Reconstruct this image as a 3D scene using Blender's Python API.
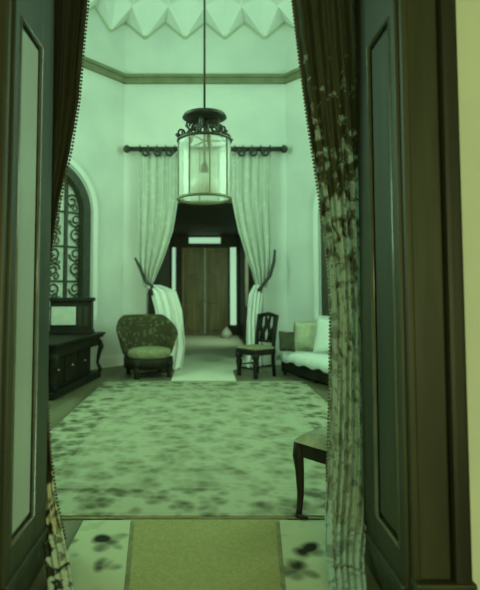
import bpy, bmesh, math, random
from mathutils import Vector, Matrix
random.seed(7)
PI = math.pi
S = bpy.context.scene
C = S.collection
for o in list(bpy.data.objects): bpy.data.objects.remove(o)

# ------------------------------------------------------------------ camera
F = 500.0; CX, CY = 205.0, 262.0; PITCH = math.atan(28/F); EYE = 1.4
cam = bpy.data.cameras.new('camera'); co = bpy.data.objects.new('camera', cam); C.objects.link(co)
cam.sensor_fit = 'AUTO'; cam.sensor_width = 36; cam.lens = F*36/590
cam.shift_x = (240-CX)/590; cam.shift_y = (CY-295)/590
cam.clip_start = 0.05; cam.clip_end = 100
co.location = (0, 0, EYE); co.rotation_euler = (PI/2+PITCH, 0, 0)
cam.dof.use_dof = True; cam.dof.focus_distance = 3.6; cam.dof.aperture_fstop = 1.4
S.camera = co

# ------------------------------------------------------------------ world, lights, exposure
S.view_settings.view_transform = 'Standard'; S.view_settings.look = 'None'
S.view_settings.gamma = 1; S.view_settings.exposure = 0.15; S.view_settings.use_curve_mapping = False
w = bpy.data.worlds.new('world'); S.world = w; w.use_nodes = True
w.node_tree.nodes['Background'].inputs[0].default_value = (0.46, 0.95, 0.54, 1)
w.node_tree.nodes['Background'].inputs[1].default_value = 0.4
DAY = (0.53, 1.0, 0.65); HALL = (0.90, 1.0, 0.42)
def area(name, loc, aim, sx, sy, e, col):
    l = bpy.data.lights.new(name, 'AREA'); l.shape = 'RECTANGLE'; l.size = sx; l.size_y = sy; l.energy = e; l.color = col
    o = bpy.data.objects.new(name, l); C.objects.link(o); o.location = loc
    o.rotation_euler = (Vector(aim)-Vector(loc)).to_track_quat('-Z', 'Y').to_euler(); return o
area('window_daylight', (-3.62, 5.3, 3.9), (0, 6.0, 4.2), 2.0, 3.2, 215, DAY)
area('window_daylight', (3.62, 5.3, 3.9), (0, 6.0, 4.2), 2.0, 3.2, 195, DAY)
area('hall_window_daylight', (.55, -3.25, 1.25), (0, 2.2, .5), 1.7, 1.5, 120, HALL)
area('passage_fill', (1.16, 13.2, 1.7), (-.2, 14.6, .9), 1.0, 1.5, 26, (.62, 1.0, .6))  # added fill to brighten the front door, no such window known

# ------------------------------------------------------------------ helpers
def P(px, py, Y):
    u = (px-CX)/F; v = (CY-py)/F
    cp, sp = math.cos(PITCH), math.sin(PITCH)
    d = Vector((u, cp-v*sp, sp+v*cp)); return Vector((0, 0, EYE))+d*(Y/d.y)
def tag(o, label=None, cat=None, group=None, kind=None):
    if label: o['label'] = label
    if cat: o['category'] = cat
    if group: o['group'] = group
    if kind: o['kind'] = kind
    return o
def empty(name, loc=(0, 0, 0), rz=0, **k):
    o = bpy.data.objects.new(name, None); C.objects.link(o); o.location = loc; o.rotation_euler = (0, 0, rz)
    o.empty_display_size = .1; return tag(o, **k)
def obj(name, bm, m, parent=None, smooth=False, bev=0, solid=0, sub=0, **k):
    me = bpy.data.meshes.new(name)
    bmesh.ops.recalc_face_normals(bm, faces=bm.faces)
    bm.to_mesh(me); bm.free()
    if smooth:
        for p in me.polygons: p.use_smooth = True
    me.materials.append(m)
    o = bpy.data.objects.new(name, me); C.objects.link(o); o.parent = parent
    if solid:
        d = o.modifiers.new('s', 'SOLIDIFY'); d.thickness = solid; d.offset = 0
    if bev:
        d = o.modifiers.new('b', 'BEVEL'); d.width = bev; d.segments = 2; d.limit_method = 'ANGLE'
    if sub:
        d = o.modifiers.new('u', 'SUBSURF'); d.levels = sub; d.render_levels = sub
    return tag(o, **k)
def B(): return bmesh.new()
def box(bm, x0, x1, y0, y1, z0, z1, M=None):
    vs = [bm.verts.new((x, y, z)) for x in (x0, x1) for y in (y0, y1) for z in (z0, z1)]
    for f in ((0,1,3,2),(4,6,7,5),(0,4,5,1),(2,3,7,6),(0,2,6,4),(1,5,7,3)): bm.faces.new([vs[i] for i in f])
    if M is not None:
        for v in vs: v.co = M @ v.co
    return bm
def boxb(*a): return box(B(), *a)
def tube(bm, pts, r, n=8, cap=True):
    pts = [Vector(p) for p in pts]; rs = r if isinstance(r, (list, tuple)) else [r]*len(pts)
    rings = []; up = None
    for i, p in enumerate(pts):
        t = (pts[min(i+1, len(pts)-1)]-pts[max(i-1, 0)]).normalized()
        if up is None: up = t.orthogonal().normalized()
        a = (up-t*up.dot(t)).normalized(); up = a; b = t.cross(a)
        rings.append([bm.verts.new(p+(a*math.cos(2*PI*k/n)+b*math.sin(2*PI*k/n))*rs[i]) for k in range(n)])
    for r0, r1 in zip(rings, rings[1:]):
        for k in range(n): bm.faces.new((r0[k], r0[(k+1) % n], r1[(k+1) % n], r1[k]))
    if cap: bm.faces.new(rings[0][::-1]); bm.faces.new(rings[-1])
    return bm
def lathe(bm, prof, n=20, c=(0, 0, 0), cap=True):
    rings = [[bm.verts.new((c[0]+r*math.cos(2*PI*k/n), c[1]+r*math.sin(2*PI*k/n), c[2]+z)) for k in range(n)] for r, z in prof]
    for r0, r1 in zip(rings, rings[1:]):
        for k in range(n): bm.faces.new((r0[k], r0[(k+1) % n], r1[(k+1) % n], r1[k]))
    if cap: bm.faces.new(rings[0][::-1]); bm.faces.new(rings[-1])
    return bm
def prism(bm, poly, M, t):
    """2D polygon (a, b) placed by M (local x=a, z=b, y=depth 0..t)"""
    f = [bm.verts.new(M @ Vector((a, 0, b))) for a, b in poly]; g = [bm.verts.new(M @ Vector((a, t, b))) for a, b in poly]
    bm.faces.new(f); bm.faces.new(g[::-1]); n = len(poly)
    for i in range(n): bm.faces.new((f[i], f[(i+1) % n], g[(i+1) % n], g[i]))
    return bm
def frame_of(p0, p1):
    """matrix: local x from p0 to p1, y to the left-hand outside, z up"""
    p0 = Vector((p0[0], p0[1], 0)); p1 = Vector((p1[0], p1[1], 0)); x = (p1-p0).normalized(); z = Vector((0, 0, 1)); y = z.cross(x)
    return Matrix(((x.x, y.x, 0, p0.x), (x.y, y.y, 0, p0.y), (0, 0, 1, 0), (0, 0, 0, 1))), (p1-p0).length
def lerp_rows(rows, y):
    for a, b in zip(rows, rows[1:]):
        if a[0] <= y <= b[0]:
            t = (y-a[0])/(b[0]-a[0]); t2 = t
            return [p+(q-p)*t2 for p, q in zip(a, b)]
    return list(rows[-1])
def drape(rows, nf, amp, nu=60, nv=60, ph=0., zmin=.012, jit=0.):
    """cloth sheet between two traced edges; rows = (py, px_left, px_right, Y)"""
    bm = B(); y0, y1 = rows[0][0], rows[-1][0]; g = []
    for j in range(nv+1):
        py = y0+(y1-y0)*j/nv; _, xl, xr, Y = lerp_rows(rows, py); L = P(xl, py, Y); R = P(xr, py, Y); row = []
        for i in range(nu+1):
            u = i/nu; p = L.lerp(R, u); a = 2*PI*nf*u+ph
            p.y += amp*(math.sin(a+.5*math.sin(j*.13))+.35*math.sin(2.3*a+1.7+j*.03)) + jit*math.sin(j*.9+u*17)*math.sin(u*31+j*.37)
            p.z = max(p.z, zmin+.5*amp*(1+math.sin(a))*.6); row.append(bm.verts.new(p))
        g.append(row)
    for j in range(nv):
        for i in range(nu): bm.faces.new((g[j][i], g[j][i+1], g[j+1][i+1], g[j+1][i]))
    return bm
def scroll(bm, c, r, a0, turns, M, th, n=26, shrink=.25):
    pts = []
    for i in range(n+1):
        t = i/n; a = a0+turns*2*PI*t; rr = r*(1-(1-shrink)*t)
        pts.append(M @ Vector((c[0]+rr*math.cos(a), 0, c[1]+rr*math.sin(a))))
    return tube(bm, pts, th, 6)

# ------------------------------------------------------------------ materials
def mat(name, c1, c2=None, scale=6, rough=.6, bump=0, bscale=None, stretch=None, detail=4, spec=.4, lo=.35, hi=.65):
    m = bpy.data.materials.new(name); m.use_nodes = True; n = m.node_tree.nodes; l = m.node_tree.links; b = n['Principled BSDF']
    b.inputs['Roughness'].default_value = rough; b.inputs['Specular IOR Level'].default_value = spec
    tc = n.new('ShaderNodeTexCoord'); mp = n.new('ShaderNodeMapping'); l.new(tc.outputs['Object'], mp.inputs[0])
    if stretch: mp.inputs['Scale'].default_value = stretch
    nz = n.new('ShaderNodeTexNoise'); nz.inputs['Scale'].default_value = scale; nz.inputs['Detail'].default_value = detail
    l.new(mp.outputs[0], nz.inputs['Vector'])
    r = n.new('ShaderNodeValToRGB'); r.color_ramp.elements[0].position = lo; r.color_ramp.elements[1].position = hi
    r.color_ramp.elements[0].color = (*c1, 1); r.color_ramp.elements[1].color = (*(c2 or [x*1.15 for x in c1]), 1)
    l.new(nz.outputs[0], r.inputs[0]); l.new(r.outputs[0], b.inputs['Base Color'])
    if bump:
        nb = n.new('ShaderNodeTexNoise'); nb.inputs['Scale'].default_value = bscale or scale*4; l.new(mp.outputs[0], nb.inputs['Vector'])
        bu = n.new('ShaderNodeBump'); bu.inputs['Strength'].default_value = bump; bu.inputs['Distance'].default_value = .01
        l.new(nb.outputs[0], bu.inputs['Height']); l.new(bu.outputs[0], b.inputs['Normal'])
    return m
def floral(name, ground, motif, accent, scale=7, thr=.42, rough=.85, zlight=None, trans=0, soft=1.5):
    """woven flower print: rosettes and sprigs; zlight=(z0,z1) puts light and shade into the colour, pale below z0, dark ground above z1"""
    m = bpy.data.materials.new(name); m.use_nodes = True; n = m.node_tree.nodes; l = m.node_tree.links; b = n['Principled BSDF']
    b.inputs['Roughness'].default_value = rough; b.inputs['Specular IOR Level'].default_value = .15
    tc = n.new('ShaderNodeTexCoord')
    wn = n.new('ShaderNodeTexNoise'); wn.inputs['Scale'].default_value = scale*.8; l.new(tc.outputs['Object'], wn.inputs['Vector'])
    mx = n.new('ShaderNodeMixRGB'); mx.inputs[0].default_value = .12; l.new(tc.outputs['Object'], mx.inputs[1]); l.new(wn.outputs['Color'], mx.inputs[2])
    v = n.new('ShaderNodeTexVoronoi'); v.inputs['Scale'].default_value = scale; l.new(mx.outputs[0], v.inputs['Vector'])
    v2 = n.new('ShaderNodeTexVoronoi'); v2.inputs['Scale'].default_value = scale*2.7; l.new(mx.outputs[0], v2.inputs['Vector'])
    a = n.new('ShaderNodeMath'); a.operation = 'MULTIPLY_ADD'; l.new(v2.outputs['Distance'], a.inputs[0]); a.inputs[1].default_value = .45; l.new(v.outputs['Distance'], a.inputs[2])
    src = a.outputs[0]
    if zlight:
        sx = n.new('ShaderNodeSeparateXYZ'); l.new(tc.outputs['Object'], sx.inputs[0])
        mr = n.new('ShaderNodeMapRange'); mr.inputs[1].default_value = zlight[0]; mr.inputs[2].default_value = zlight[1]; mr.inputs[3].default_value = zlight[2]; mr.inputs[4].default_value = .75
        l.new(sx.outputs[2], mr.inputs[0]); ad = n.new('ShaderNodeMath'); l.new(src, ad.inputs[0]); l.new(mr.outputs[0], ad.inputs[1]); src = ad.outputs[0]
    r = n.new('ShaderNodeValToRGB'); e = r.color_ramp.elements; e[0].position = thr*.45; e[0].color = (*accent, 1); e[1].position = thr*soft; e[1].color = (*ground, 1)
    k = e.new(thr*.75); k.color = (*motif, 1); k = e.new(thr*1.15); k.color = (*motif, 1)
    l.new(src, r.inputs[0]); l.new(r.outputs[0], b.inputs['Base Color'])
    if trans:
        tr = n.new('ShaderNodeBsdfTranslucent'); l.new(r.outputs[0], tr.inputs[0]); ms = n.new('ShaderNodeMixShader'); ms.inputs[0].default_value = trans
        l.new(b.outputs[0], ms.inputs[1]); l.new(tr.outputs[0], ms.inputs[2]); l.new(ms.outputs[0], n['Material Output'].inputs['Surface'])
    return m
def rug_mat(name, cols, hx, hy, bw):
    """carpet with a repeating leaf field, a border band and guard stripes, in the rug's own coordinates"""
    m = bpy.data.materials.new(name); m.use_nodes = True; n = m.node_tree.nodes; l = m.node_tree.links; b = n['Principled BSDF']
    b.inputs['Roughness'].default_value = .95; b.inputs['Specular IOR Level'].default_value = .05
    tc = n.new('ShaderNodeTexCoord'); sx = n.new('ShaderNodeSeparateXYZ'); l.new(tc.outputs['Object'], sx.inputs[0])
    def mth(op, a, c, d=None):
        q = n.new('ShaderNodeMath'); q.operation = op
        for i, x in enumerate((a, c, d)):
            if x is None: continue
            if isinstance(x, (int, float)): q.inputs[i].default_value = x
            else: l.new(x, q.inputs[i])
        return q.outputs[0]
    ex = mth('SUBTRACT', hx, mth('ABSOLUTE', sx.outputs[0], 0)); ey = mth('SUBTRACT', hy, mth('ABSOLUTE', sx.outputs[1], 0)); ed = mth('MINIMUM', ex, ey)
    wn = n.new('ShaderNodeTexNoise'); wn.inputs['Scale'].default_value = 3.5; wn.inputs['Detail'].default_value = 6; l.new(tc.outputs['Object'], wn.inputs['Vector'])
    mx = n.new('ShaderNodeMixRGB'); mx.inputs[0].default_value = .1; l.new(tc.outputs['Object'], mx.inputs[1]); l.new(wn.outputs['Color'], mx.inputs[2])
    v = n.new('ShaderNodeTexVoronoi'); v.inputs['Scale'].default_value = 5.2; l.new(mx.outputs[0], v.inputs['Vector'])
    v2 = n.new('ShaderNodeTexVoronoi'); v2.inputs['Scale'].default_value = 13; l.new(mx.outputs[0], v2.inputs['Vector'])
    f = mth('MULTIPLY_ADD', v2.outputs['Distance'], .5, mth('MULTIPLY', v.outputs['Distance'], .8))
    r = n.new('ShaderNodeValToRGB'); e = r.color_ramp.elements; e[0].position = .30; e[0].color = (*cols[0], 1); e[1].position = .85; e[1].color = (*cols[1], 1)
    k = e.new(.52); k.color = (*cols[2], 1); l.new(f, r.inputs[0])
    r2 = n.new('ShaderNodeValToRGB'); e = r2.color_ramp.elements; e[0].position = .36; e[0].color = (*cols[3], 1); e[1].position = .8; e[1].color = (*cols[1], 1); l.new(f, r2.inputs[0])
    isb = mth('LESS_THAN', ed, bw); m1 = n.new('ShaderNodeMixRGB'); l.new(isb, m1.inputs[0]); l.new(r.outputs[0], m1.inputs[1]); l.new(r2.outputs[0], m1.inputs[2])
    st = mth('LESS_THAN', mth('ABSOLUTE', mth('SUBTRACT', mth('PINGPONG', mth('ADD', ed, .03), bw*.5+.03), .06), 0), .014)
    st = mth('MULTIPLY', st, mth('LESS_THAN', ed, bw+.1)); m2 = n.new('ShaderNodeMixRGB'); l.new(mth('MULTIPLY', st, .10), m2.inputs[0]); l.new(m1.outputs[0], m2.inputs[1]); m2.inputs[2].default_value = (*cols[3], 1)
    l.new(m2.outputs[0], b.inputs['Base Color'])
    nb = n.new('ShaderNodeTexNoise'); nb.inputs['Scale'].default_value = 160; l.new(tc.outputs['Object'], nb.inputs['Vector'])
    bu = n.new('ShaderNodeBump'); bu.inputs['Strength'].default_value = .4; bu.inputs['Distance'].default_value = .01; l.new(nb.outputs[0], bu.inputs['Height']); l.new(bu.outputs[0], b.inputs['Normal'])
    return m
def glassy(name, col, alpha, rough=.15):
    m = bpy.data.materials.new(name); m.use_nodes = True; n = m.node_tree.nodes; l = m.node_tree.links; b = n['Principled BSDF']
    b.inputs['Base Color'].default_value = (*col, 1); b.inputs['Roughness'].default_value = rough
    nz = n.new('ShaderNodeTexNoise'); nz.inputs['Scale'].default_value = 9; mr = n.new('ShaderNodeMapRange'); mr.inputs[3].default_value = alpha*.75; mr.inputs[4].default_value = alpha*1.25
    l.new(nz.outputs[0], mr.inputs[0]); l.new(mr.outputs[0], b.inputs['Alpha']); return m
def lit(name, col, e):
    m = bpy.data.materials.new(name); m.use_nodes = True; b = m.node_tree.nodes['Principled BSDF']
    b.inputs['Base Color'].default_value = (*col, 1); b.inputs['Emission Color'].default_value = (*col, 1); b.inputs['Emission Strength'].default_value = e; return m
M = {}
M['wall'] = mat('plaster', (.60, .62, .58), (.68, .69, .64), 1.3, .9, .15, 40, spec=.1)
M['ceil'] = mat('ceiling_plaster', (.72, .74, .70), (.78, .79, .75), 1.0, .9, .1, 30, spec=.1)
M['hallwall'] = mat('hall_plaster', (.54, .58, .52), (.62, .66, .58), 1.2, .85, .1, 40, spec=.1)
M['rail'] = mat('painted_rail', (.15, .165, .09), (.20, .21, .12), 5, .6)
M['rib'] = mat('ceiling_rib', (.42, .46, .30), (.50, .53, .36), 5, .7)
M['dark'] = mat('dark_oak', (.012, .012, .006), (.026, .025, .012), 9, .5, .12, 30, (1, 1, .12))
M['jamb'] = mat('varnished_oak', (.018, .020, .009), (.040, .042, .019), 9, .5, .08, 30, (1, 1, .1), spec=.45)
M['jamblit'] = mat('lit_tone_panel', (.34, .35, .31), (.42, .43, .39), 3, .3, .05, 30, (1, 1, .2), spec=.8)  # lighter tone stands in for light falling on the left panel
M['bead'] = mat('polished_bead', (.09, .10, .07), (.13, .14, .10), 6, .25, spec=.9)
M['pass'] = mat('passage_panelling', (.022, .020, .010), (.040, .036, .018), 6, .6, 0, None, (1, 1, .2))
M['door'] = mat('front_door_oak', (.15, .13, .07), (.25, .22, .115), 8, .5, .1, 30, (1, 1, .12))
M['floor'] = mat('oak_boards', (.10, .095, .055), (.17, .16, .09), 5, .5, .1, 30, (1, .15, 1))
M['carpet'] = mat('pale_matting', (.66, .67, .52), (.74, .74, .58), 30, .95, .3, 120, spec=.05)
M['runner'] = mat('drugget', (.28, .265, .115), (.35, .325, .145), 60, .95, .4, 200, spec=.05)
M['furn'] = mat('ebonised_wood', (.009, .009, .005), (.020, .018, .010), 9, .55, 0, None, (1, 1, .2), spec=.2)
M['iron'] = mat('black_iron', (.020, .022, .014), (.04, .04, .025), 12, .45)
M['lead'] = mat('window_lead', (.03, .033, .02), (.05, .05, .03), 12, .5)
M['pane'] = mat('obscured_glass', (.55, .58, .50), (.78, .80, .72), 5, .25, .2, 30)
M['sheer'] = floral('pale_door_curtain', (.50, .53, .46), (.56, .59, .51), (.43, .46, .38), 6, .4)
M['lace'] = floral('white_lace', (.80, .83, .78), (.86, .88, .82), (.55, .58, .50), 12, .3)
M['velvet'] = floral('dark_portiere', (.050, .046, .025), (.075, .068, .036), (.035, .032, .018), 9, .4)
M['brocade'] = floral('flowered_portiere', (.105, .11, .07), (.54, .66, .60), (.32, .39, .34), 13, .55, zlight=(1.25, 3.0, -.30), trans=.5, soft=2.0)  # pale lower part and dark top stand in for light on the cloth
M['brocade2'] = floral('flowered_portiere_lit_low', (.045, .045, .026), (.66, .68, .52), (.20, .22, .13), 10, .55, zlight=(.2, 1.9, -.12), trans=.3)  # left curtain: light painted in, paler towards the floor
M['fringe'] = mat('fringe', (.10, .09, .05), (.16, .14, .08), 20, .9)
M['uph'] = floral('chair_tapestry', (.055, .052, .026), (.13, .13, .065), (.03, .028, .015), 14, .42)
M['seatpad'] = mat('seat_cloth', (.19, .19, .10), (.28, .28, .155), 12, .9, .2, 90)
M['seatpad2'] = mat('stool_cloth', (.20, .21, .13), (.32, .33, .20), 12, .9, .2, 90)
M['cover'] = floral('divan_cover', (.74, .77, .70), (.82, .85, .78), (.58, .61, .53), 8, .35)
M['cush1'] = mat('dark_cushion', (.05, .05, .028), (.08, .08, .04), 12, .9)
M['cush2'] = mat('beige_cushion', (.42, .44, .28), (.52, .53, .35), 12, .9)
M['cush3'] = floral('white_cushion', (.72, .75, .68), (.80, .82, .76), (.42, .45, .37), 9, .3)
M['paper'] = mat('paper', (.50, .52, .44), (.58, .60, .5), 8, .9)
M['china'] = mat('white_china', (.75, .78, .7), (.82, .84, .76), 4, .3)
M['glass'] = glassy('lantern_glass', (.72, .76, .68), .42, .12)
M['globe'] = mat('opal_glass', (.80, .83, .76), (.86, .88, .8), 4, .25)
M['sky'] = lit('daylit_glass', (.50, .85, .58), .55)
M['brass'] = mat('brass', (.25, .2, .07), (.32, .25, .1), 6, .35)

# ------------------------------------------------------------------ room plan
YW = 9.43; CW = 1.55; CT = 1.9; CXE = CW+CT; CYE = YW-1.15*CT; YN, YH = 2.68, 2.15; WH = 7.25; WT = .28
DW = 0.86; DH = 3.2; OW, OH = 1.1, 3.10
fl = obj('floor', boxb(-4, 4, -3.2, 16.2, -.12, 0), M['floor'])
def struct(o, label, cat): return tag(o, label, cat, kind='structure')
struct(fl, 'dark boarded floor under the rugs and furniture', 'floor')
# far wall with curtained doorway
b = B(); box(b, -CW-.02, -OW, YW, YW+WT, 0, WH); box(b, OW, CW+.02, YW, YW+WT, 0, WH); box(b, -OW, OW, YW, YW+WT, OH, WH)
struct(obj('wall_back', b, M['wall']), 'pale plaster end wall around the curtained doorway', 'wall')
def arch_curve(hw, spring, rise, n=14):
    """pointed arch, left spring to right spring"""
    k = (rise*rise-hw*hw)/(2*hw) if rise > hw else 0.0; R = hw+k; pts = []
    a1 = math.asin(min(1, rise/R))
    for i in range(n+1): a = a1*i/n; pts.append((k-R*math.cos(a), spring+R*math.sin(a)))
    return pts+[(-x, z) for x, z in pts[-2::-1]]
HWA, SILL, SPR, RISE = .66, .95, 2.75, .84
ACP = arch_curve(HWA, SPR, RISE)
def canted(side):
    s = -1 if side == 'left' else 1
    p0, p1 = ((-CXE, CYE), (-CW, YW)) if s < 0 else ((CW, YW), (CXE, CYE))
    Mx, L = frame_of(p0, p1); ac = L-(.50*1.524+HWA) if s < 0 else .52*1.524+HWA
    b = B(); prism(b, [(0, 0), (ac-HWA, 0), (ac-HWA, WH), (0, WH)], Mx, WT); prism(b, [(ac+HWA, 0), (L, 0), (L, WH), (ac+HWA, WH)], Mx, WT)
    prism(b, [(ac-HWA, 0), (ac+HWA, 0), (ac+HWA, SILL), (ac-HWA, SILL)], Mx, WT)
    for q, r in zip(ACP, ACP[1:]):
        if r[0]-q[0] > 1e-5: prism(b, [(ac+q[0], q[1]), (ac+r[0], r[1]), (ac+r[0], WH), (ac+q[0], WH)], Mx, WT)
    struct(obj('wall_back_'+side, b, M['wall']), 'pale plaster canted wall with the arched window beside the %s' % ('writing desk' if s < 0 else 'low divan'), 'wall')
    # window: dark pointed frame, leaded lights, scrollwork, hood mould
    wn = struct(empty('window_1' if s < 0 else 'window_2'), 'dark framed pointed arch window %s' % ('above the writing desk' if s < 0 else 'above the low divan'), 'window')
    T = Mx @ Matrix.Translation((ac, 0, 0))
    path = [(-HWA, SILL)]+ACP+[(HWA, SILL)]
    def ring(o_in, o_out, y0, y1):
        b = B(); cz = SPR
        def off(p, d):
            x, z = p; nx = -1 if x < 0 else 1
            if z <= SPR+1e-6: return (x+nx*d if abs(x) > 1e-6 else x, z)
            k = (RISE*RISE-HWA*HWA)/(2*HWA); c = (k if x < 0 else -k, SPR); v = Vector((x-c[0], z-c[1])); l_ = v.length
            if abs(x) < 1e-6: return (0, z+d*1.25)
            v = v*((l_+d)/l_); q = (c[0]+v.x, c[1]+v.y)
            return q
        for q, r in zip(path, path[1:]): prism(b, [off(q, o_in), off(r, o_in), off(r, o_out), off(q, o_out)], T @ Matrix.Translation((0, y0, 0)), y1-y0)
        return b
    obj('frame', ring(-.15, .0, -.03, .16), M['lead'], wn)
    obj('hood_mould', ring(.05, .14, -.05, .0), M['ceil'], wn)
    b = B(); prism(b, [(-HWA-.1, SILL-.07), (HWA+.1, SILL-.07), (HWA+.1, SILL), (-HWA-.1, SILL)], T @ Matrix.Translation((0, -.09, 0)), .2); obj('sill', b, M['ceil'], wn)
    # panes between the mullions
    zb = [SILL, 1.55, 2.15, SPR]
    cols = [-HWA+.04, -.24, .24, HWA-.04]
    for i in range(3):
        for j in range(3):
            b = B(); prism(b, [(cols[i]+.015, zb[j]+.015), (cols[i+1]-.015, zb[j]+.015), (cols[i+1]-.015, zb[j+1]-.015), (cols[i]+.015, zb[j+1]-.015)], T @ Matrix.Translation((0, .13, 0)), .012); obj('pane', b, M['pane'], wn)
    for i in range(3):
        pts = [p for p in [(x*.96, z-.03) for x, z in ACP] if cols[i] <= p[0] <= cols[i+1]]
        b = B(); prism(b, [(cols[i], SPR+.01), (cols[i+1], SPR+.01)]+pts[::-1], T @ Matrix.Translation((0, .13, 0)), .012); obj('pane', b, M['pane'], wn)
    for x in cols[1:3]:
        b = B(); prism(b, [(x-.03, SILL), (x+.03, SILL), (x+.03, SPR+.66), (x-.03, SPR+.66)], T @ Matrix.Translation((0, .09, 0)), .06); obj('mullion', b, M['lead'], wn)
    for z in zb[1:]:
        b = B(); prism(b, [(-HWA, z-.018), (HWA, z-.018), (HWA, z+.018), (-HWA, z+.018)], T @ Matrix.Translation((0, .10, 0)), .04); obj('glazing_bar', b, M['lead'], wn)
    for j, z in enumerate([1.15, 1.42, 1.75, 2.02, 2.35, 2.62, 2.95]):
        for x in (-.44, 0, .44):
            if z > 2.9 and x: x *= .8
            b = B(); scroll(b, (x, z), .13, PI*(j % 2), 1.4, T @ Matrix.Translation((0, .10, 0)), .015); scroll(b, (x+.05, z-.12), .08, PI*(1+j % 2), -1.2, T @ Matrix.Translation((0, .10, 0)), .012); obj('scroll_lead', b, M['lead'], wn, True)
canted('left'); canted('right')
# side walls with tall windows
for side, s in (('left', -1), ('right', 1)):
    x0, x1 = sorted((s*CXE, s*(CXE+WT))); b = B(); box(b, x0, x1, YN-.05, 4.25, 0, WH); box(b, x0, x1, 6.35, CYE+.02, 0, WH); box(b, x0, x1, 4.25, 6.35, 0, 2.2); box(b, x0, x1, 4.25, 6.35, 5.6, WH)
    struct(obj('wall_'+side, b, M['wall']), '%s plaster side wall of the room, behind the door curtain' % side, 'wall')
    wn = struct(empty('window_%d' % (3 if s < 0 else 4)), 'tall side window in the %s wall of the room' % side, 'window')
    for y in (4.25, 5.26, 6.25): obj('mullion', boxb(s*(CXE+.02), s*(CXE+.1), y, y+.09, 2.2, 5.6), M['lead'], wn)
    for z in (2.2, 3.9, 5.51): obj('rail', boxb(s*(CXE+.02), s*(CXE+.1), 4.25, 6.35, z, z+.09), M['lead'], wn)
# thick near wall with doorway (hall side pale, room side plaster)
b = B(); box(b, -4, -DW, YH, YN, 0, WH); box(b, DW, 4, YH, YN, 0, WH); box(b, -DW, DW, YH, YN, DH, WH)
struct(obj('wall_front', b, M['hallwall']), 'thick cream wall around the near doorway', 'wall')
# hall round the camera
b = B(); box(b, -2.8, -2.6, -3.2, YH, 0, 3.6); struct(obj('wall_hall_left', b, M['hallwall']), 'cream side wall of the near hall, left of the doorway', 'wall')
b = B(); box(b, 2.6, 2.8, -3.2, YH, 0, 3.6)
struct(obj('wall_hall_right', b, M['hallwall']), 'cream side wall of the near hall, right of the doorway', 'wall')
b = B()
for x0, x1, z0, z1 in ((-2.8, -.35, 0, 3.6), (1.45, 2.8, 0, 3.6), (-.35, 1.45, 0, .45), (-.35, 1.45, 2.05, 3.6)): box(b, x0, x1, -3.4, -3.2, z0, z1)
struct(obj('wall_hall_back', b, M['hallwall']), 'cream end wall of the near hall behind the viewer', 'wall')
struct(obj('ceiling_hall', boxb(-2.8, 2.8, -3.4, YH, 3.6, 3.75), M['hallwall']), 'plain ceiling of the near hall', 'ceiling')

# folded tent ceiling with ribs
NP = 0.3875; poly = [(-CW, YW), (CW, YW), (CXE, CYE), (CXE, YN), (-CXE, YN), (-CXE, CYE)]
ring = []
for i in range(6):
    a = Vector(poly[i]); c = Vector(poly[(i+1) % 6]); n = max(2, 2*round((c-a).length/NP/2))
    if i == 0: n = 8
    for k in range(n): ring.append((a.lerp(c, k/n), k % 2))
cen = Vector((0, 5.5)); ZV, ZP = 6.27, 6.60
b = B(); rows = [[], [], []]
for p, odd in ring:
    z0 = ZV if odd else ZP
    rows[0].append(b.verts.new((p.x, p.y, z0)))
    q = p.lerp(cen, .13); rows[1].append(b.verts.new((q.x, q.y, 6.88 if odd else 6.62)))
    q = p.lerp(cen, .36); rows[2].append(b.verts.new((q.x, q.y, 7.02 if odd else 7.18)))
apex = b.verts.new((0, cen.y, 7.45)); n = len(ring)
for r0, r1 in ((rows[0], rows[1]), (rows[1], rows[2])):
    for i in range(n):
        j = (i+1) % n
        if (ring[i][1] == 1) == (r0 is rows[0]): b.faces.new((r0[i], r0[j], r1[j])); b.faces.new((r0[i], r1[j], r1[i]))
        else: b.faces.new((r0[i], r0[j], r1[i])); b.faces.new((r0[j], r1[j], r1[i]))
for i in range(n): b.faces.new((rows[2][i], rows[2][(i+1) % n], apex))
V0 = [v.co.copy() for v in rows[0]]; V1 = [v.co.copy() for v in rows[1]]
cl = struct(obj('ceiling', b, M['ceil'], solid=.03), 'pale folded plaster ceiling with zigzag edge', 'ceiling')
inn = lambda v: v+Vector((cen.x-v.x, cen.y-v.y, 0)).normalized()*.02
for i in range(n):
    j = (i+1) % n; b = B(); tube(b, [inn(V0[i]), inn(V0[j])], .034, 6); obj('rib', b, M['rib'], cl)
    if ring[i][1] == 0:
        for j in ((i+1) % n, (i-1) % n):
            b = B(); tube(b, [V0[i]-Vector((0, 0, .01)), V1[j]-Vector((0, 0, .02))], .024, 6); obj('rib', b, M['rib'], cl)
# picture rail
b = B(); ZR = 5.42
for i in range(6):
    Mx, L = frame_of(poly[(i+1) % 6], poly[i]); 
    if i == 3: pass
    Mx2, L = frame_of(poly[i], poly[(i+1) % 6])
    prism(b, [(0, ZR-.06), (L, ZR-.06), (L, ZR+.07), (0, ZR+.07)], Mx2 @ Matrix.Translation((0, -.07, 0)), .075)
    prism(b, [(0, ZR+.04), (L, ZR+.04), (L, ZR+.10), (0, ZR+.10)], Mx2 @ Matrix.Translation((0, -.11, 0)), .11)
struct(obj('trim_1', b, M['rail']), 'dark picture rail running round the upper walls', 'trim')
for nm, i in (('back_left', 5), ('back_right', 1)):
    Mx, L = frame_of(poly[i], poly[(i+1) % 6]); b = B(); prism(b, [(0, 0), (L, 0), (L, .2), (0, .2)], Mx @ Matrix.Translation((0, -.03, 0)), .035)
    struct(obj('baseboard_'+nm, b, M['ceil']), 'pale baseboard of the canted wall %s' % ('behind the armchair' if i == 5 else 'behind the divan'), 'baseboard')

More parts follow.
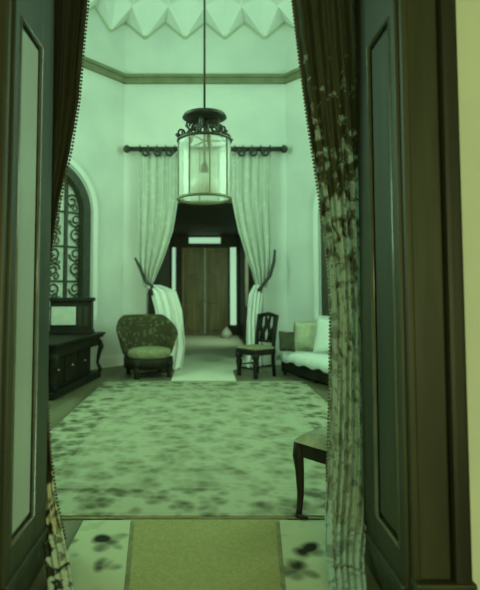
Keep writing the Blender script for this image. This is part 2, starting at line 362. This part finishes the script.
# passage beyond the curtained doorway
YE = 15.6
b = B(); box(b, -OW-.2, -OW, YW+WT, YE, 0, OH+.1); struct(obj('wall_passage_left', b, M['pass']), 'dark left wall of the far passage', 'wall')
b = B(); box(b, OW, OW+.2, YW+WT, 12.7, 0, OH+.1); box(b, OW, OW+.2, 13.7, YE, 0, OH+.1); box(b, OW, OW+.2, 12.7, 13.7, 0, .95); box(b, OW, OW+.2, 12.7, 13.7, 2.45, OH+.1); struct(obj('wall_passage_right', b, M['pass']), 'dark right wall of the far passage', 'wall')  # side opening added to house the passage fill lamp
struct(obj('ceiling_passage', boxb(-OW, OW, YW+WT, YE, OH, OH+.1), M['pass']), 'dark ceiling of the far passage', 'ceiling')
b = B()
for x0, x1, z0, z1 in ((-1.3, -1.04, 0, 3.2), (-.90, -.72, 0, 3.2), (.72, .77, 0, 3.2), (.99, 1.3, 0, 3.2), (-.72, .72, 2.72, 2.84), (-.72, -.52, 2.84, 3.2), (.5, .72, 2.84, 3.2), (-.52, .5, 3.06, 3.2), (-1.04, -.90, 0, .35), (.77, .99, 0, .3), (-1.04, -.9, 2.75, 3.2), (.77, .99, 2.75, 3.2)):
    box(b, x0, x1, YE, YE+.15, z0, z1)
struct(obj('wall_passage_end', b, M['pass']), 'dark framed end of the far passage around the front door', 'wall')
for k, (x0, x1, z0, z1, lb) in enumerate(((-1.04, -.90, .35, 2.75, 'narrow lit sidelight left of the far front door'), (.77, .99, .3, 2.75, 'narrow lit sidelight right of the far front door'), (-.52, .5, 2.84, 3.06, 'lit fanlight strip over the far front door'))):
    wn = struct(empty('window_%d' % (5+k), (0, 0, 0)), lb, 'window'); obj('pane', boxb(x0, x1, YE+.06, YE+.08, z0, z1), M['sky'], wn)
    fr = B()
    for bx in ((x0-.015, x0+.015, z0, z1), (x1-.015, x1+.015, z0, z1), (x0, x1, z0-.015, z0+.015), (x0, x1, z1-.015, z1+.015)): box(fr, bx[0], bx[1], YE-.02, YE+.05, bx[2], bx[3])
    obj('frame', fr, M['pass'], wn)
dr = struct(empty('door_1', (0, YE, 0)), 'brown panelled double front door at the end of the passage', 'door')
for s in (-1, 1):
    lf = obj('leaf', boxb(min(s*.005, s*.72), max(s*.005, s*.72), .03, .08, .01, 2.72), M['door'], dr)
    for z0, z1 in ((.15, .85), (.98, 1.75), (1.88, 2.6)): obj('panel', boxb(min(s*.12, s*.62), max(s*.12, s*.62), .0, .03, z0, z1), M['door'], lf, bev=.012)
    b = B(); lathe(b, [(.012, 0), (.03, .02), (.035, .04), (.02, .06)], 12); bmesh.ops.transform(b, verts=b.verts, matrix=Matrix.Translation((s*.06, .03, 1.05)) @ Matrix.Rotation(PI/2, 4, 'X')); obj('handle', b, M['brass'], lf, True)

# near doorway: timber lining with panels, architraves
for side, s in (('left', -1), ('right', 1)):
    X = s*DW; k = 2 if s < 0 else 3
    def sb(xa, xb, *r): return boxb(min(s*xa, s*xb), max(s*xa, s*xb), *r)
    t = struct(empty('trim_%d' % k, (0, 0, 0)), 'dark varnished panelled timber lining on the %s side of the near doorway' % side, 'trim')
    obj('lining_board', sb(DW-.004, DW+.01, YH-.01, YN+.01, 0, DH), M['jamb'], t)
    for y0, y1 in ((YH-.01, YH+.045), (2.50, YN+.01)): obj('stile', sb(DW-.028, DW-.003, y0, y1, .16, DH-.02), M['jamb'], t, bev=.006)
    for z0, z1 in ((.16, .3), (2.64, DH-.02)): obj('cross_rail', sb(DW-.027, DW-.003, YH+.04, YN-.17, z0, z1), M['jamb'], t, bev=.006)
    for y0, y1 in ((YH+.045, 2.50),):
        b = B(); ym = .045; xs = (DW-.004, DW-.020)
        o = [(y0+.012, .312), (y1-.012, .312), (y1-.012, 2.628), (y0+.012, 2.628)]; i_ = [(y0+ym, .34), (y1-ym, .34), (y1-ym, 2.60), (y0+ym, 2.60)]
        vo = [b.verts.new((s*xs[0], y, z)) for y, z in o]; vi = [b.verts.new((s*xs[1], y, z)) for y, z in i_]
        b.faces.new(vi); b.faces.new(vo)
        for q in range(4): b.faces.new((vo[q], vo[(q+1) % 4], vi[(q+1) % 4], vi[q]))
        obj('panel', b, M['jamblit' if s < 0 else 'jamb'], t)
        b = B(); e = [(s*(DW-.022), y, z) for y, z in ((y0+.004, .304), (y1-.004, .304), (y1-.004, 2.636), (y0+.004, 2.636), (y0+.004, .304))]; tube(b, e, .013, 8); obj('panel_bead', b, M['bead'], t, True)
    obj('plinth', sb(DW-.04, DW-.003, YH-.012, YN, 0, .14), M['jamb'], t, bev=.01)
    b = B(); box(b, *sorted((s*(DW-.045), s*(DW-.02))), YH, YN, .14, .17); obj('plinth_mould', b, M['jamb'], t, bev=.008)
    a = struct(empty('trim_%d' % (k+2), (0, 0, 0)), 'dark wide timber architrave on the %s edge of the near doorway' % side, 'trim')
    obj('flat_band', sb(DW, 1.01, YH-.035, YH, 0, DH+.15), M['jamb'], a, bev=.008)
    obj('inner_bead', sb(DW-.012, DW+.025, YH-.045, YH-.01, 0, DH), M['jamb'], a, bev=.012)
    obj('outer_moulding', sb(1.01, 1.085, YH-.07, YH, 0, DH+.2), M['dark'], a, bev=.02)
    obj('plinth_block', sb(DW-.015, 1.095, YH-.08, YH, 0, .22), M['jamb'], a, bev=.01)
t = struct(empty('trim_6'), 'dark timber head of the near doorway', 'trim')
obj('head_board', boxb(-DW+.03, DW-.03, YH, YN, DH-.03, DH), M['jamb'], t); obj('architrave', boxb(-1.08, 1.08, YH-.035, YH, DH, DH+.16), M['jamb'], t)

# ------------------------------------------------------------------ carpets
def fringe(parent, x0, x1, y, d, z=.006, n=330):
    b = B()
    for i in range(n):
        x = x0+(x1-x0)*(i+.5)/n; box(b, x-.0035, x+.0035, *sorted((y, y+d*random.uniform(.7, 1.1))), z-.005, z+.001)
    obj('fringe', b, M['seatpad'], parent, kind='stuff')
HX, HY = 1.51, 2.27
r = obj('large_rug', box(B(), -HX, HX, -HY, HY, 0, .014), rug_mat('flowered_carpet', [(.19, .195, .115), (.38, .39, .26), (.28, .29, .185), (.11, .115, .065)], HX, HY, .42), label='large pale flowered rug filling the middle of the room', cat='rug')
r.location = (-.01, 5.43, .001); fringe(r, -HX, HX, -HY, -.03); fringe(r, -HX, HX, HY, .05)
r = obj('carpet_runner', box(B(), -.5, .5, -1.2, 1.12, 0, .008), M['runner'], label='plain olive carpet runner leading into the doorway', cat='rug'); r.location = (0, 2.0, .001)
b = B(); q = [(-.52, 7.78), (.48, 7.78), (.48, 8.75), (.8, 9.5), (.98, 9.8), (.98, 15.4), (-.98, 15.4), (-.98, 9.8), (-.55, 9.2), (-.52, 8.6)]
lo = [b.verts.new((x, y, .001)) for x, y in q]; hi = [b.verts.new((x, y, .009)) for x, y in q]; b.faces.new(lo[::-1]); b.faces.new(hi)
for i in range(10): b.faces.new((lo[i], lo[(i+1) % 10], hi[(i+1) % 10], hi[i]))
pc = obj('passage_carpet', b, M['carpet'], label='pale carpet strip running through the curtained doorway to the front door', cat='rug')
for s, lb in ((-1, 'small flowered threshold rug left of the olive runner'), (1, 'small flowered threshold rug right of the olive runner')):
    r = empty('threshold_rug', (0, 0, 0), label=lb, cat='rug', group='threshold rugs')
    b = B(); q = [(.448, 3.09), (.73, 3.09), (.73, 2.0), (.335, 2.0)]
    lo = [b.verts.new((s*x, y, .0095)) for x, y in q]; hi = [b.verts.new((s*x, y, .018)) for x, y in q]; b.faces.new(lo[::-1]); b.faces.new(hi)
    for i in range(4): b.faces.new((lo[i], lo[(i+1) % 4], hi[(i+1) % 4], hi[i]))
    obj('pile', b, floral('threshold_rug_print', (.38, .40, .25), (.46, .48, .31), (.02, .02, .01), 4.0, .78), r)
    b = B()
    for i in range(110):
        t_ = i/110; x = .335+(.448-.335)*t_; y = 2.0+1.08*t_; box(b, *sorted((s*x, s*(x-.018-.008*random.random()))), y, y+.006, .0095, .014)
    obj('fringe', b, M['seatpad'], r, kind='stuff')

# ------------------------------------------------------------------ near portieres
def beads(edge, name, par, r=.008, dz=0):
    b = B()
    for p in edge: bmesh.ops.create_icosphere(b, subdivisions=1, radius=r, matrix=Matrix.Translation(p))
    obj(name, b, M['fringe'], par, kind='stuff')
rowsR = [(-40, 290, 359, 2.76), (0, 293, 361, 2.76), (60, 300, 364, 2.76), (120, 308, 366, 2.76), (200, 320, 368, 2.76), (260, 327, 369, 2.76), (320, 331, 369.5, 2.76), (400, 330, 370, 2.76), (470, 328, 371, 2.76), (515, 326, 367, 2.72), (556, 327, 362, 2.52), (600, 332, 366, 2.28)]
cr = empty('door_curtain', (.72, 2.79, 0), label='flowered portiere gathered at the right side of the near doorway, hem trailing on the floor', cat='curtain', group='near door curtains')
def child(o, par): o.matrix_parent_inverse = Matrix.Translation(-Vector(par.location)); return o
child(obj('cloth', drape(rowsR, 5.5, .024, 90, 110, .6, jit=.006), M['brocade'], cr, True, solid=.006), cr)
ed = [P(lerp_rows(rowsR, y)[1]-1, y, 2.75) for y in [i*3.6-20 for i in range(140)] if y < 500]; beads(ed, 'edge_fringe', cr); child(cr.children[-1], cr)
rowsL = [(-40, 28, 91, 2.78), (0, 28, 88, 2.78), (50, 29, 83, 2.78), (100, 30, 79, 2.78), (150, 31, 71, 2.78), (200, 32, 60, 2.78), (250, 33, 52, 2.78), (300, 34, 47, 2.78), (350, 34, 46, 2.78), (400, 34, 47, 2.78), (450, 36, 50, 2.78), (500, 38, 56, 2.76), (530, 41, 63, 2.72), (560, 45, 70, 2.52), (602, 50, 77, 2.26)]
cl_ = empty('door_curtain', (-.75, 2.78, 0), label='dark portiere drawn back at the left of the near doorway, lower edge coloured pale as if lit', cat='curtain', group='near door curtains')
child(obj('cloth', drape(rowsL, 3.5, .022, 70, 110, 1.9, jit=.004), M['brocade2'], cl_, True, solid=.006), cl_)
ed = [P(lerp_rows(rowsL, y)[2]+.8, y, 2.77) for y in [i*3.6-20 for i in range(160)] if y < 540]; beads(ed, 'edge_fringe', cl_); child(cl_.children[-1], cl_)
rd = empty('curtain_rod', (0, 2.79, 3.32), label='iron rod carrying the near portieres over the doorway', cat='rod'); b = B(); tube(b, [(-1.15, 0, 0), (1.15, 0, 0)], .018, 10); obj('rod', b, M['iron'], rd, True)
for s in (-1, 1):
    b = B(); lathe(b, [(.045, 0), (.045, .015), (.02, .03), (.02, .1)], 14); bmesh.ops.transform(b, verts=b.verts, matrix=Matrix.Translation((s*1.08, -.108, 0)) @ Matrix.Rotation(-PI/2, 4, 'X')); obj('bracket', b, M['iron'], rd)

# ------------------------------------------------------------------ far doorway drapery
YC = 9.26
pl = empty('curtain_pole', (0, YC, P(205, 149, YC).z), label='dark curtain pole with scrolled brackets over the far doorway', cat='rod')
xa, xb = P(130, 149, YC).x, P(281, 149, YC).x
b = B(); tube(b, [(xa, 0, 0), (xb, 0, 0)], .045, 10); obj('pole', b, M['iron'], pl, True)
for s, x in ((-1, xa), (1, xb)):
    b = B(); lathe(b, [(.04, 0), (.075, .03), (.08, .07), (.05, .11), (.01, .13)], 12); bmesh.ops.transform(b, verts=b.verts, matrix=Matrix.Translation((x, 0, 0)) @ Matrix.Rotation(s*PI/2, 4, 'Y')); obj('finial', b, M['iron'], pl, True)
    Mi = Matrix.Identity(4)
    for k, xo in enumerate((.30, .52, .74)):
        b = B(); scroll(b, (x-s*xo, -.09), .085, PI/2, s*1.3, Matrix.Translation((0, -.1, 0)), .024); obj('scroll_bracket', b, M['iron'], pl, True)
for i, px in enumerate((140, 148, 157, 166, 175, 235, 243, 252, 261, 270)):
    b = B(); xx = P(px, 149, YC).x; tube(b, [(xx, .065*math.cos(a), .065*math.sin(a)) for a in [k*PI/8 for k in range(17)]], .012, 6, False); obj('ring', b, M['iron'], pl, True)
def farcurtain(rows, tail, tie, label):
    e = empty('doorway_curtain', (tie[0][0] and P(tie[0][0], 364, YC).x, YC, 0), label=label, cat='curtain', group='far doorway curtains')
    child(obj('cloth', drape(rows, 4.5, .035, 60, 60), M['sheer'], e, True, solid=.008), e)
    child(obj('tail', drape(tail, 3.5, .04, 40, 50, .5, zmin=.02), M['lace'], e, True, solid=.008), e)
    b = B(); tube(b, [P(*p) for p in tie], [.02]+[.03]*(len(tie)-2)+[.05], 8); child(obj('tie_back', b, M['iron'], e, True), e)
    return e
farcurtain([(154, 138, 178, YC), (200, 138, 178, YC), (230, 138, 173, YC), (255, 138.5, 165, YC), (272, 140, 158, YC), (287, 144, 152, YC)],
           [(285, 146, 160, 9.22), (291, 150, 176, 9.15), (310, 155, 182, 9.1), (345, 158, 185, 9.05), (372, 156, 181, 8.8)],
           [(135, 258, YC-.02), (140, 268, YC-.1), (146, 282, YC-.13), (152, 286, YC-.1), (150, 295, YC-.12)], 'pale doorway curtain left of the far opening, tied back above a white tail')
farcurtain([(154, 232, 271, YC), (200, 232, 271, YC), (230, 238, 271, YC), (255, 246, 271, YC), (272, 252, 270, YC), (287, 256, 267, YC)],
           [(285, 254, 263, 9.22), (295, 249, 262, 9.15), (320, 247, 260, 9.1), (368, 246, 261, 8.98)],
           [(275, 250, YC-.02), (274, 262, YC-.1), (270, 276, YC-.13), (262, 286, YC-.1), (259, 291, YC-.12)], 'pale doorway curtain right of the far opening, tied back above a narrow white tail')

# ------------------------------------------------------------------ hanging lantern
YL = 5.5; s_ = F/YL; zp = lambda y: P(204, y, YL).z; XL = P(204.5, 170, YL).x
ln = empty('hanging_lantern', (XL, YL, 0), label='glass hall lantern with dark crown hanging on a thin rod', cat='lantern')
b = B(); tube(b, [(0, 0, zp(114)), (0, 0, 7.42)], .013, 8); obj('rod', b, M['iron'], ln, True)
b = B(); lathe(b, [(.02, 7.30), (.09, 7.36), (.13, 7.40), (.13, 7.44)], 18); obj('ceiling_rose', b, M['iron'], ln, True)
b = B(); z = zp(117); lathe(b, [(.02, z+.075), (.05, z+.06), (.14, z+.045), (.235, z+.02), (.25, z-.01), (.22, z-.02), (.05, z-.01)], 28); obj('smoke_cap', b, M['iron'], ln, True)
zt, zb_ = zp(141), zp(199); R = .295
for k in range(6):
    a = 2*PI*k/6+.3; Mr = Matrix.Rotation(a, 4, 'Z'); b = B()
    tube(b, [Mr @ Vector((x, 0, zz)) for x, zz in ((.03, z-.04), (.12, z-.06), (.20, z-.08), (.21, z-.12), (.17, z-.16), (.22, zt+.03), (.29, zt+.01), (.33, zt+.05))], .017, 6)
    scroll(b, (.12, z-.12), .055, 0, 1.3, Mr, .013); scroll(b, (.27, zt+.065), .045, PI, -1.2, Mr, .012); obj('crown_scroll', b, M['iron'], ln, True)
b = B(); tube(b, [(0, 0, z), (0, 0, zt-.15)], .014, 8); obj('stem', b, M['iron'], ln, True)
for zz, nm in ((zt, 'top_ring'), (zb_, 'bottom_ring')):
    b = B(); tube(b, [(R*math.cos(a), R*math.sin(a), zz) for a in [2*PI*k/36 for k in range(37)]], .017, 8, False); obj(nm, b, M['iron'] if nm == 'top_ring' else M['rail'], ln, True)
for k in range(8):
    a = 2*PI*k/8+.2; b = B(); tube(b, [(R*math.cos(a), R*math.sin(a), zb_), (R*math.cos(a), R*math.sin(a), zt)], .008, 6); obj('glazing_bar', b, M['rail'], ln)
for k in range(8):
    a0 = 2*PI*k/8+.2; b = B(); g = []
    for i in range(7): a = a0+2*PI/8*i/6; g.append((b.verts.new((.98*R*math.cos(a), .98*R*math.sin(a), zb_)), b.verts.new((.98*R*math.cos(a), .98*R*math.sin(a), zt))))
    for q, r in zip(g, g[1:]): b.faces.new((q[0], r[0], r[1], q[1]))
    obj('glass_pane', b, M['glass'], ln, True)
b = B(); zc = zp(186); lathe(b, [(.05, zc-.09), (.14, zc-.06), (.175, zc), (.16, zc+.06), (.09, zc+.11), (.06, zc+.14)], 24); obj('opal_shade', b, M['globe'], ln, True)
b = B(); lathe(b, [(.02, zc+.14), (.04, zc+.16), (.04, zc+.22), (.016, zc+.26)], 14); tube(b, [(0, 0, zc+.2), (0, 0, zt)], .012, 8)
for k in range(3):
    a = 2*PI*k/3; tube(b, [(0, 0, zt), (R*math.cos(a), R*math.sin(a), zt)], .009, 6)
obj('lamp_holder', b, M['iron'], ln, True)

# ------------------------------------------------------------------ furniture helpers
def turned_leg(h, r=.03, n=12):
    b = B(); lathe(b, [(r*.6, 0), (r*.75, .02), (r*.6, .05), (r*.7, h*.3), (r*1.0, h*.62), (r*.65, h*.72), (r*1.1, h*.80), (r*1.1, h)], n); return b
def pillow(w, h, t, n=14):
    b = B(); g = {}
    for sgn in (1, -1):
        for i in range(n+1):
            for j in range(n+1):
                u, v = i/n*2-1, j/n*2-1; e = max(0, (1-u**4)*(1-v**4))**.55; pin = 1-.10*(1-abs(u))*abs(v)**3; pin2 = 1-.10*(1-abs(v))*abs(u)**3
                if sgn < 0 and e < 1e-6: g[(sgn, i, j)] = g[(1, i, j)]; continue
                g[(sgn, i, j)] = b.verts.new((u*w/2*pin2, sgn*e*t/2, v*h/2*pin))
        for i in range(n):
            for j in range(n): b.faces.new([g[(sgn, i, j)], g[(sgn, i+1, j)], g[(sgn, i+1, j+1)], g[(sgn, i, j+1)]])
    return b
# writing desk on the left: front faces the room
dk = empty('writing_desk', (-2.12, 7.32, 0), math.radians(-8), label='dark writing desk with overhanging top below the arched window', cat='desk')
L2, D2, HT = .88, .33, .72
obj('top', boxb(-D2-.04, D2+.05, -L2-.05, L2+.05, HT-.04, HT), M['furn'], dk, bev=.012)
obj('top_mould', boxb(-D2-.02, D2+.025, -L2-.02, L2+.02, HT-.075, HT-.04), M['furn'], dk, bev=.01)
obj('carcase', boxb(-D2, D2-.1, -L2+.04, L2-.22, .1, HT-.075), M['furn'], dk, bev=.006)
obj('apron', boxb(-D2, D2-.02, -L2+.02, L2-.02, HT-.2, HT-.075), M['furn'], dk)
obj('base', boxb(-D2-.02, D2+.0, -L2, L2+.0, 0, .1), M['furn'], dk, bev=.015)
for i in range(3):
    y0 = -L2+.07+i*.47; d = obj('drawer', boxb(D2-.1, D2-.085, y0, y0+.42, .13, .50), M['furn'], dk, bev=.006)
    b = B(); lathe(b, [(.01, 0), (.02, .02), (.012, .035)], 10); bmesh.ops.transform(b, verts=b.verts, matrix=Matrix.Translation((D2-.085, y0+.21, .34)) @ Matrix.Rotation(PI/2, 4, 'Y')); obj('knob', b, M['brass'], d, True)
for y in (-L2+.05, L2-.05):
    b = B(); x = D2-.03; tube(b, [(x, y, .08), (x+.03, y, .14), (x-.02, y, .24), (x+.005, y, .38), (x+.04, y, .50), (x, y, .60)], [.035, .03, .025, .032, .045, .04], 10); obj('leg', b, M['furn'], dk, True)
bx = empty('desk_box', (-2.09, 7.92, HT+.001), math.radians(6), label='dark upright cabinet box with pale front panel standing on the writing desk', cat='box')
obj('body', boxb(-.32, .31, -.12, .14, .05, .50), M['furn'], bx, bev=.008); obj('lid', boxb(-.35, .34, -.15, .16, .50, .56), M['furn'], bx, bev=.012); obj('foot_mould', boxb(-.34, .33, -.14, .15, 0, .05), M['furn'], bx, bev=.01)
obj('front_panel', boxb(-.30, .07, -.132, -.12, .14, .42), M['paper'], bx, label='pale rectangular panel')
for x in (.13, .22): obj('small_drawer', boxb(x-.035, x+.04, -.13, -.12, .12, .42), M['dark'], bx, bev=.005)

# armchair
ac = empty('armchair', (-.95, 8.35, 0), math.radians(22), label='low tub armchair with dark tapestry back beside the left doorway curtain', cat='armchair')
b = B(); n = 26; pr = []
for i in range(n+1):
    t = i/n; a = math.radians(200+(-220)*t)  # from right arm front round the back to left arm front
    ex = abs(t-.5)*2; topz = .97-.33*max(0, (ex-.42)/.58)**.9; fl_ = 1.10+.08*(1-ex)
    ring_ = []
    for (rr, z) in ((.30, .30), (.38, .30), (.40*fl_, .62), (.44*fl_, topz-.02), (.42*fl_, topz+.015), (.37*fl_, topz), (.33*fl_, .62)):
        ring_.append(b.verts.new((-rr*1.08*math.cos(a), rr*.92*math.sin(a)+.0, z)))
    pr.append(ring_)
for q, r in zip(pr, pr[1:]):
    for k in range(7): b.faces.new((q[k], q[(k+1) % 7], r[(k+1) % 7], r[k]))
b.faces.new(pr[0]); b.faces.new(pr[-1][::-1])
obj('backrest', b, M['uph'], ac, True, sub=1)
b = B(); lathe(b, [(.30, .30), (.33, .32), (.345, .38), (.33, .43), (.25, .455), (.05, .465)], 28); bmesh.ops.scale(b, vec=(1.06, .98, 1), verts=b.verts); bmesh.ops.translate(b, vec=(0, -.09, 0), verts=b.verts); obj('seat_cushion', b, M['seatpad'], ac, True)
b = B(); lathe(b, [(.36, .14), (.385, .15), (.39, .30), (.36, .31)], 28); bmesh.ops.scale(b, vec=(1.04, .98, 1), verts=b.verts); bmesh.ops.translate(b, vec=(0, -.06, 0), verts=b.verts); obj('seat_rail', b, M['furn'], ac, True)
for x, y in ((-.27, -.33), (.27, -.33), (-.27, .2), (.27, .2)):
    q = obj('leg', turned_leg(.25, .06), M['furn'], ac, True); q.location = (x, y, 0)
b = B(); tube(b, [(-.27, -.33, .09), (.27, -.33, .09)], .016, 8); obj('stretcher', b, M['furn'], ac, True)

# side chair facing left-front
ch = empty('side_chair', (.84, 8.27, 0), math.atan2(-.8, .6)+PI*0, label='dark carved side chair with pale seat right of the far doorway', cat='chair')
fx = Vector((-.8, -.6)); ch.rotation_euler = (0, 0, math.atan2(fx.y, fx.x)+PI/2)   # local -y is the front
obj('seat_rail', boxb(-.235, .235, -.235, .22, .355, .44), M['furn'], ch, bev=.01)
b = B(); box(b, -.235, .235, -.235, .20, .44, .485); obj('seat', b, M['seatpad'], ch, True, bev=.03)
for x in (-.2, .2):
    q = obj('leg', turned_leg(.39, .055), M['furn'], ch, True); q.location = (x, -.2, 0)
    b = B(); tube(b, [(x, .21, 0), (x, .19, .25), (x, .19, .44), (x*1.02, .22, .7), (x*1.05, .27, .99)], [.028, .032, .034, .034, .032], 8); obj('leg', b, M['furn'], ch, True, label='rear leg running up into the back post')
b = B(); tube(b, [(-.22, .27, .96), (-.1, .285, .985), (0, .285, 1.0), (.1, .285, .985), (.22, .27, .96)], .034, 8); obj('top_rail', b, M['furn'], ch, True)
obj('lower_rail', boxb(-.2, .2, .2, .235, .53, .57), M['furn'], ch, bev=.008)
for i, x in enumerate((-.13, -.045, .045, .13)):
    b = B(); tube(b, [(x, .22, .56), (x*1.1+.03*(-1)**i, .235, .68), (x*1.1-.03*(-1)**i, .255, .82), (x*1.1, .28, .96)], [.024, .032, .032, .022], 8); obj('splat', b, M['furn'], ch, True)
for y in (-.2,):
    b = B(); tube(b, [(-.2, y, .14), (.2, y, .14)], .014, 8); obj('stretcher', b, M['furn'], ch, True)
for x in (-.2, .2):
    b = B(); tube(b, [(x, -.2, .18), (x, .2, .18)], .014, 8); obj('stretcher', b, M['furn'], ch, True)

# divan
p0, p1 = Vector((1.23, 8.45)), Vector((1.83, 7.0)); dv = (p1-p0).normalized(); nv_ = Vector((-dv.y, dv.x)); LD = 1.85
dn = empty('divan', (p0.x, p0.y, 0), math.atan2(dv.y, dv.x), label='low dark divan with a pale flowered cover along the right wall', cat='divan')
W = .72
obj('frame', boxb(.03, LD-.03, .03, W-.02, .05, .24), M['furn'], dn, bev=.01)
obj('mattress', boxb(0, LD, 0, W, .24, .36), M['cover'], dn, True, bev=.045)
b = B(); g = []
for i in range(41):
    row = []
    for j, (y, z) in enumerate(((W+.004, .30), (W+.0, .36), (W-.06, .372), (W*.5, .375), (.06, .372), (.0, .365), (-.018, .31), (-.022, .235))):
        x = -.01+(LD+.02)*i/40; wob = .008*math.sin(i*1.3) if j > 5 else 0; row.append(b.verts.new((x, y+wob-.004, z+(.018*math.sin(i*.8) if j == 7 else .003))))
    g.append(row)
for q, r in zip(g, g[1:]):
    for k in range(7): b.faces.new((q[k], q[k+1], r[k+1], r[k]))
obj('cover', b, M['cover'], dn, True, solid=.008)
for x in (.08, LD*.5, LD-.08):
    for y in (.08, W-.08):
        b = B(); lathe(b, [(.02, 0), (.035, .02), (.03, .05)], 12); q = obj('foot', b, M['furn'], dn, True); q.location = (x, y, 0)
def cushion(px, py, Y, w_, h_, t_, rz, rx, m, label, rot=0):
    p = P(px, py, Y); p.z = .388+h_/2*.97+(.025 if rot else 0); o = empty('cushion', (p.x, p.y, p.z), 0, label=label, cat='cushion', group='cushions on the divan')
    o.rotation_euler = (rx, rot, rz); obj('cover', pillow(w_, h_, t_), m, o, True)
    b = B(); e = []; 
    for u, v in ((-1, -1), (1, -1), (1, 1), (-1, 1), (-1, -1)): e.append((u*w_/2*.97, 0, v*h_/2*.97))
    tube(b, e, .008, 6); obj('piping', b, m, o)
cushion(287, 343.5, 8.16, .28, .32, .13, math.radians(20), math.radians(-15), M['cush1'], 'small dark cushion at the chair end of the divan', .1)
cushion(306.5, 332.5, 8.44, .46, .50, .16, math.radians(-20), math.radians(-18), M['cush2'], 'plain beige cushion between the dark and white cushions')
cushion(330, 330, 8.05, .52, .58, .18, math.radians(-40), math.radians(-16), M['cush3'], 'large white patterned cushion at the wall side of the divan')

# stool behind the right portiere
th = math.radians(50); A = Vector((.58, 3.13)); ls = .30
st = empty('stool', (A.x, A.y, .0195), -th+0, label='dark upholstered stool with curved legs peeping from behind the right portiere', cat='stool')
for i, (x, y) in enumerate(((0, 0), (ls, 0), (0, ls), (ls, ls))):
    ox, oy = (-1 if x == 0 else 1), (-1 if y == 0 else 1); b = B()
    tube(b, [(x+ox*.006, y+oy*.006, .01), (x+ox*.002, y+oy*.002, .05), (x-ox*.003, y-oy*.003, .14), (x, y, .28), (x+ox*.006, y+oy*.006, .37), (x, y, .45)], [.020, .018, .021, .027, .034, .034], 10)
    q = obj('leg', b, M['furn'], st, True)
    b = B(); tube(b, [(x+ox*.012, y+oy*.012, .012), (x+ox*.02+.05, y+oy*.012-.0, .010), (x+ox*.02+.085, y+oy*.012, .018)], [.018, .013, .009], 8) if i == 0 else lathe(b, [(.02, 0), (.026, .01), (.015, .025)], 10, (x+ox*.012, y+oy*.012, 0)); obj('foot', b, M['furn'], q, True)
obj('seat_rail', boxb(-.02, ls+.02, -.02, ls+.02, .365, .455), M['furn'], st, bev=.012)
b = B(); n = 12; g = []
for i in range(n+1):
    row = []
    for j in range(n+1):
        u, v = i/n*2-1, j/n*2-1; row.append(b.verts.new((ls/2+u*(ls/2+.03), ls/2+v*(ls/2+.03), .452+.062*((1-u**4)*(1-v**4))**.5)))
    g.append(row)
for i in range(n):
    for j in range(n): b.faces.new((g[i][j], g[i+1][j], g[i+1][j+1], g[i][j+1]))
obj('seat', b, M['seatpad2'], st, True)

# small white jar by the front door
p = P(226.5, 337, 14.7); jr = empty('jar', (p.x, 14.7, .009), label='small white jar on the floor beside the far front door', cat='jar')
b = B(); lathe(b, [(.09, 0), (.15, .06), (.16, .14), (.11, .2), (.07, .23)], 18); obj('body', b, M['china'], jr, True)
b = B(); lathe(b, [(.085, .23), (.085, .25), (.03, .275), (.03, .30), (.012, .31)], 16); obj('lid', b, M['china'], jr, True)
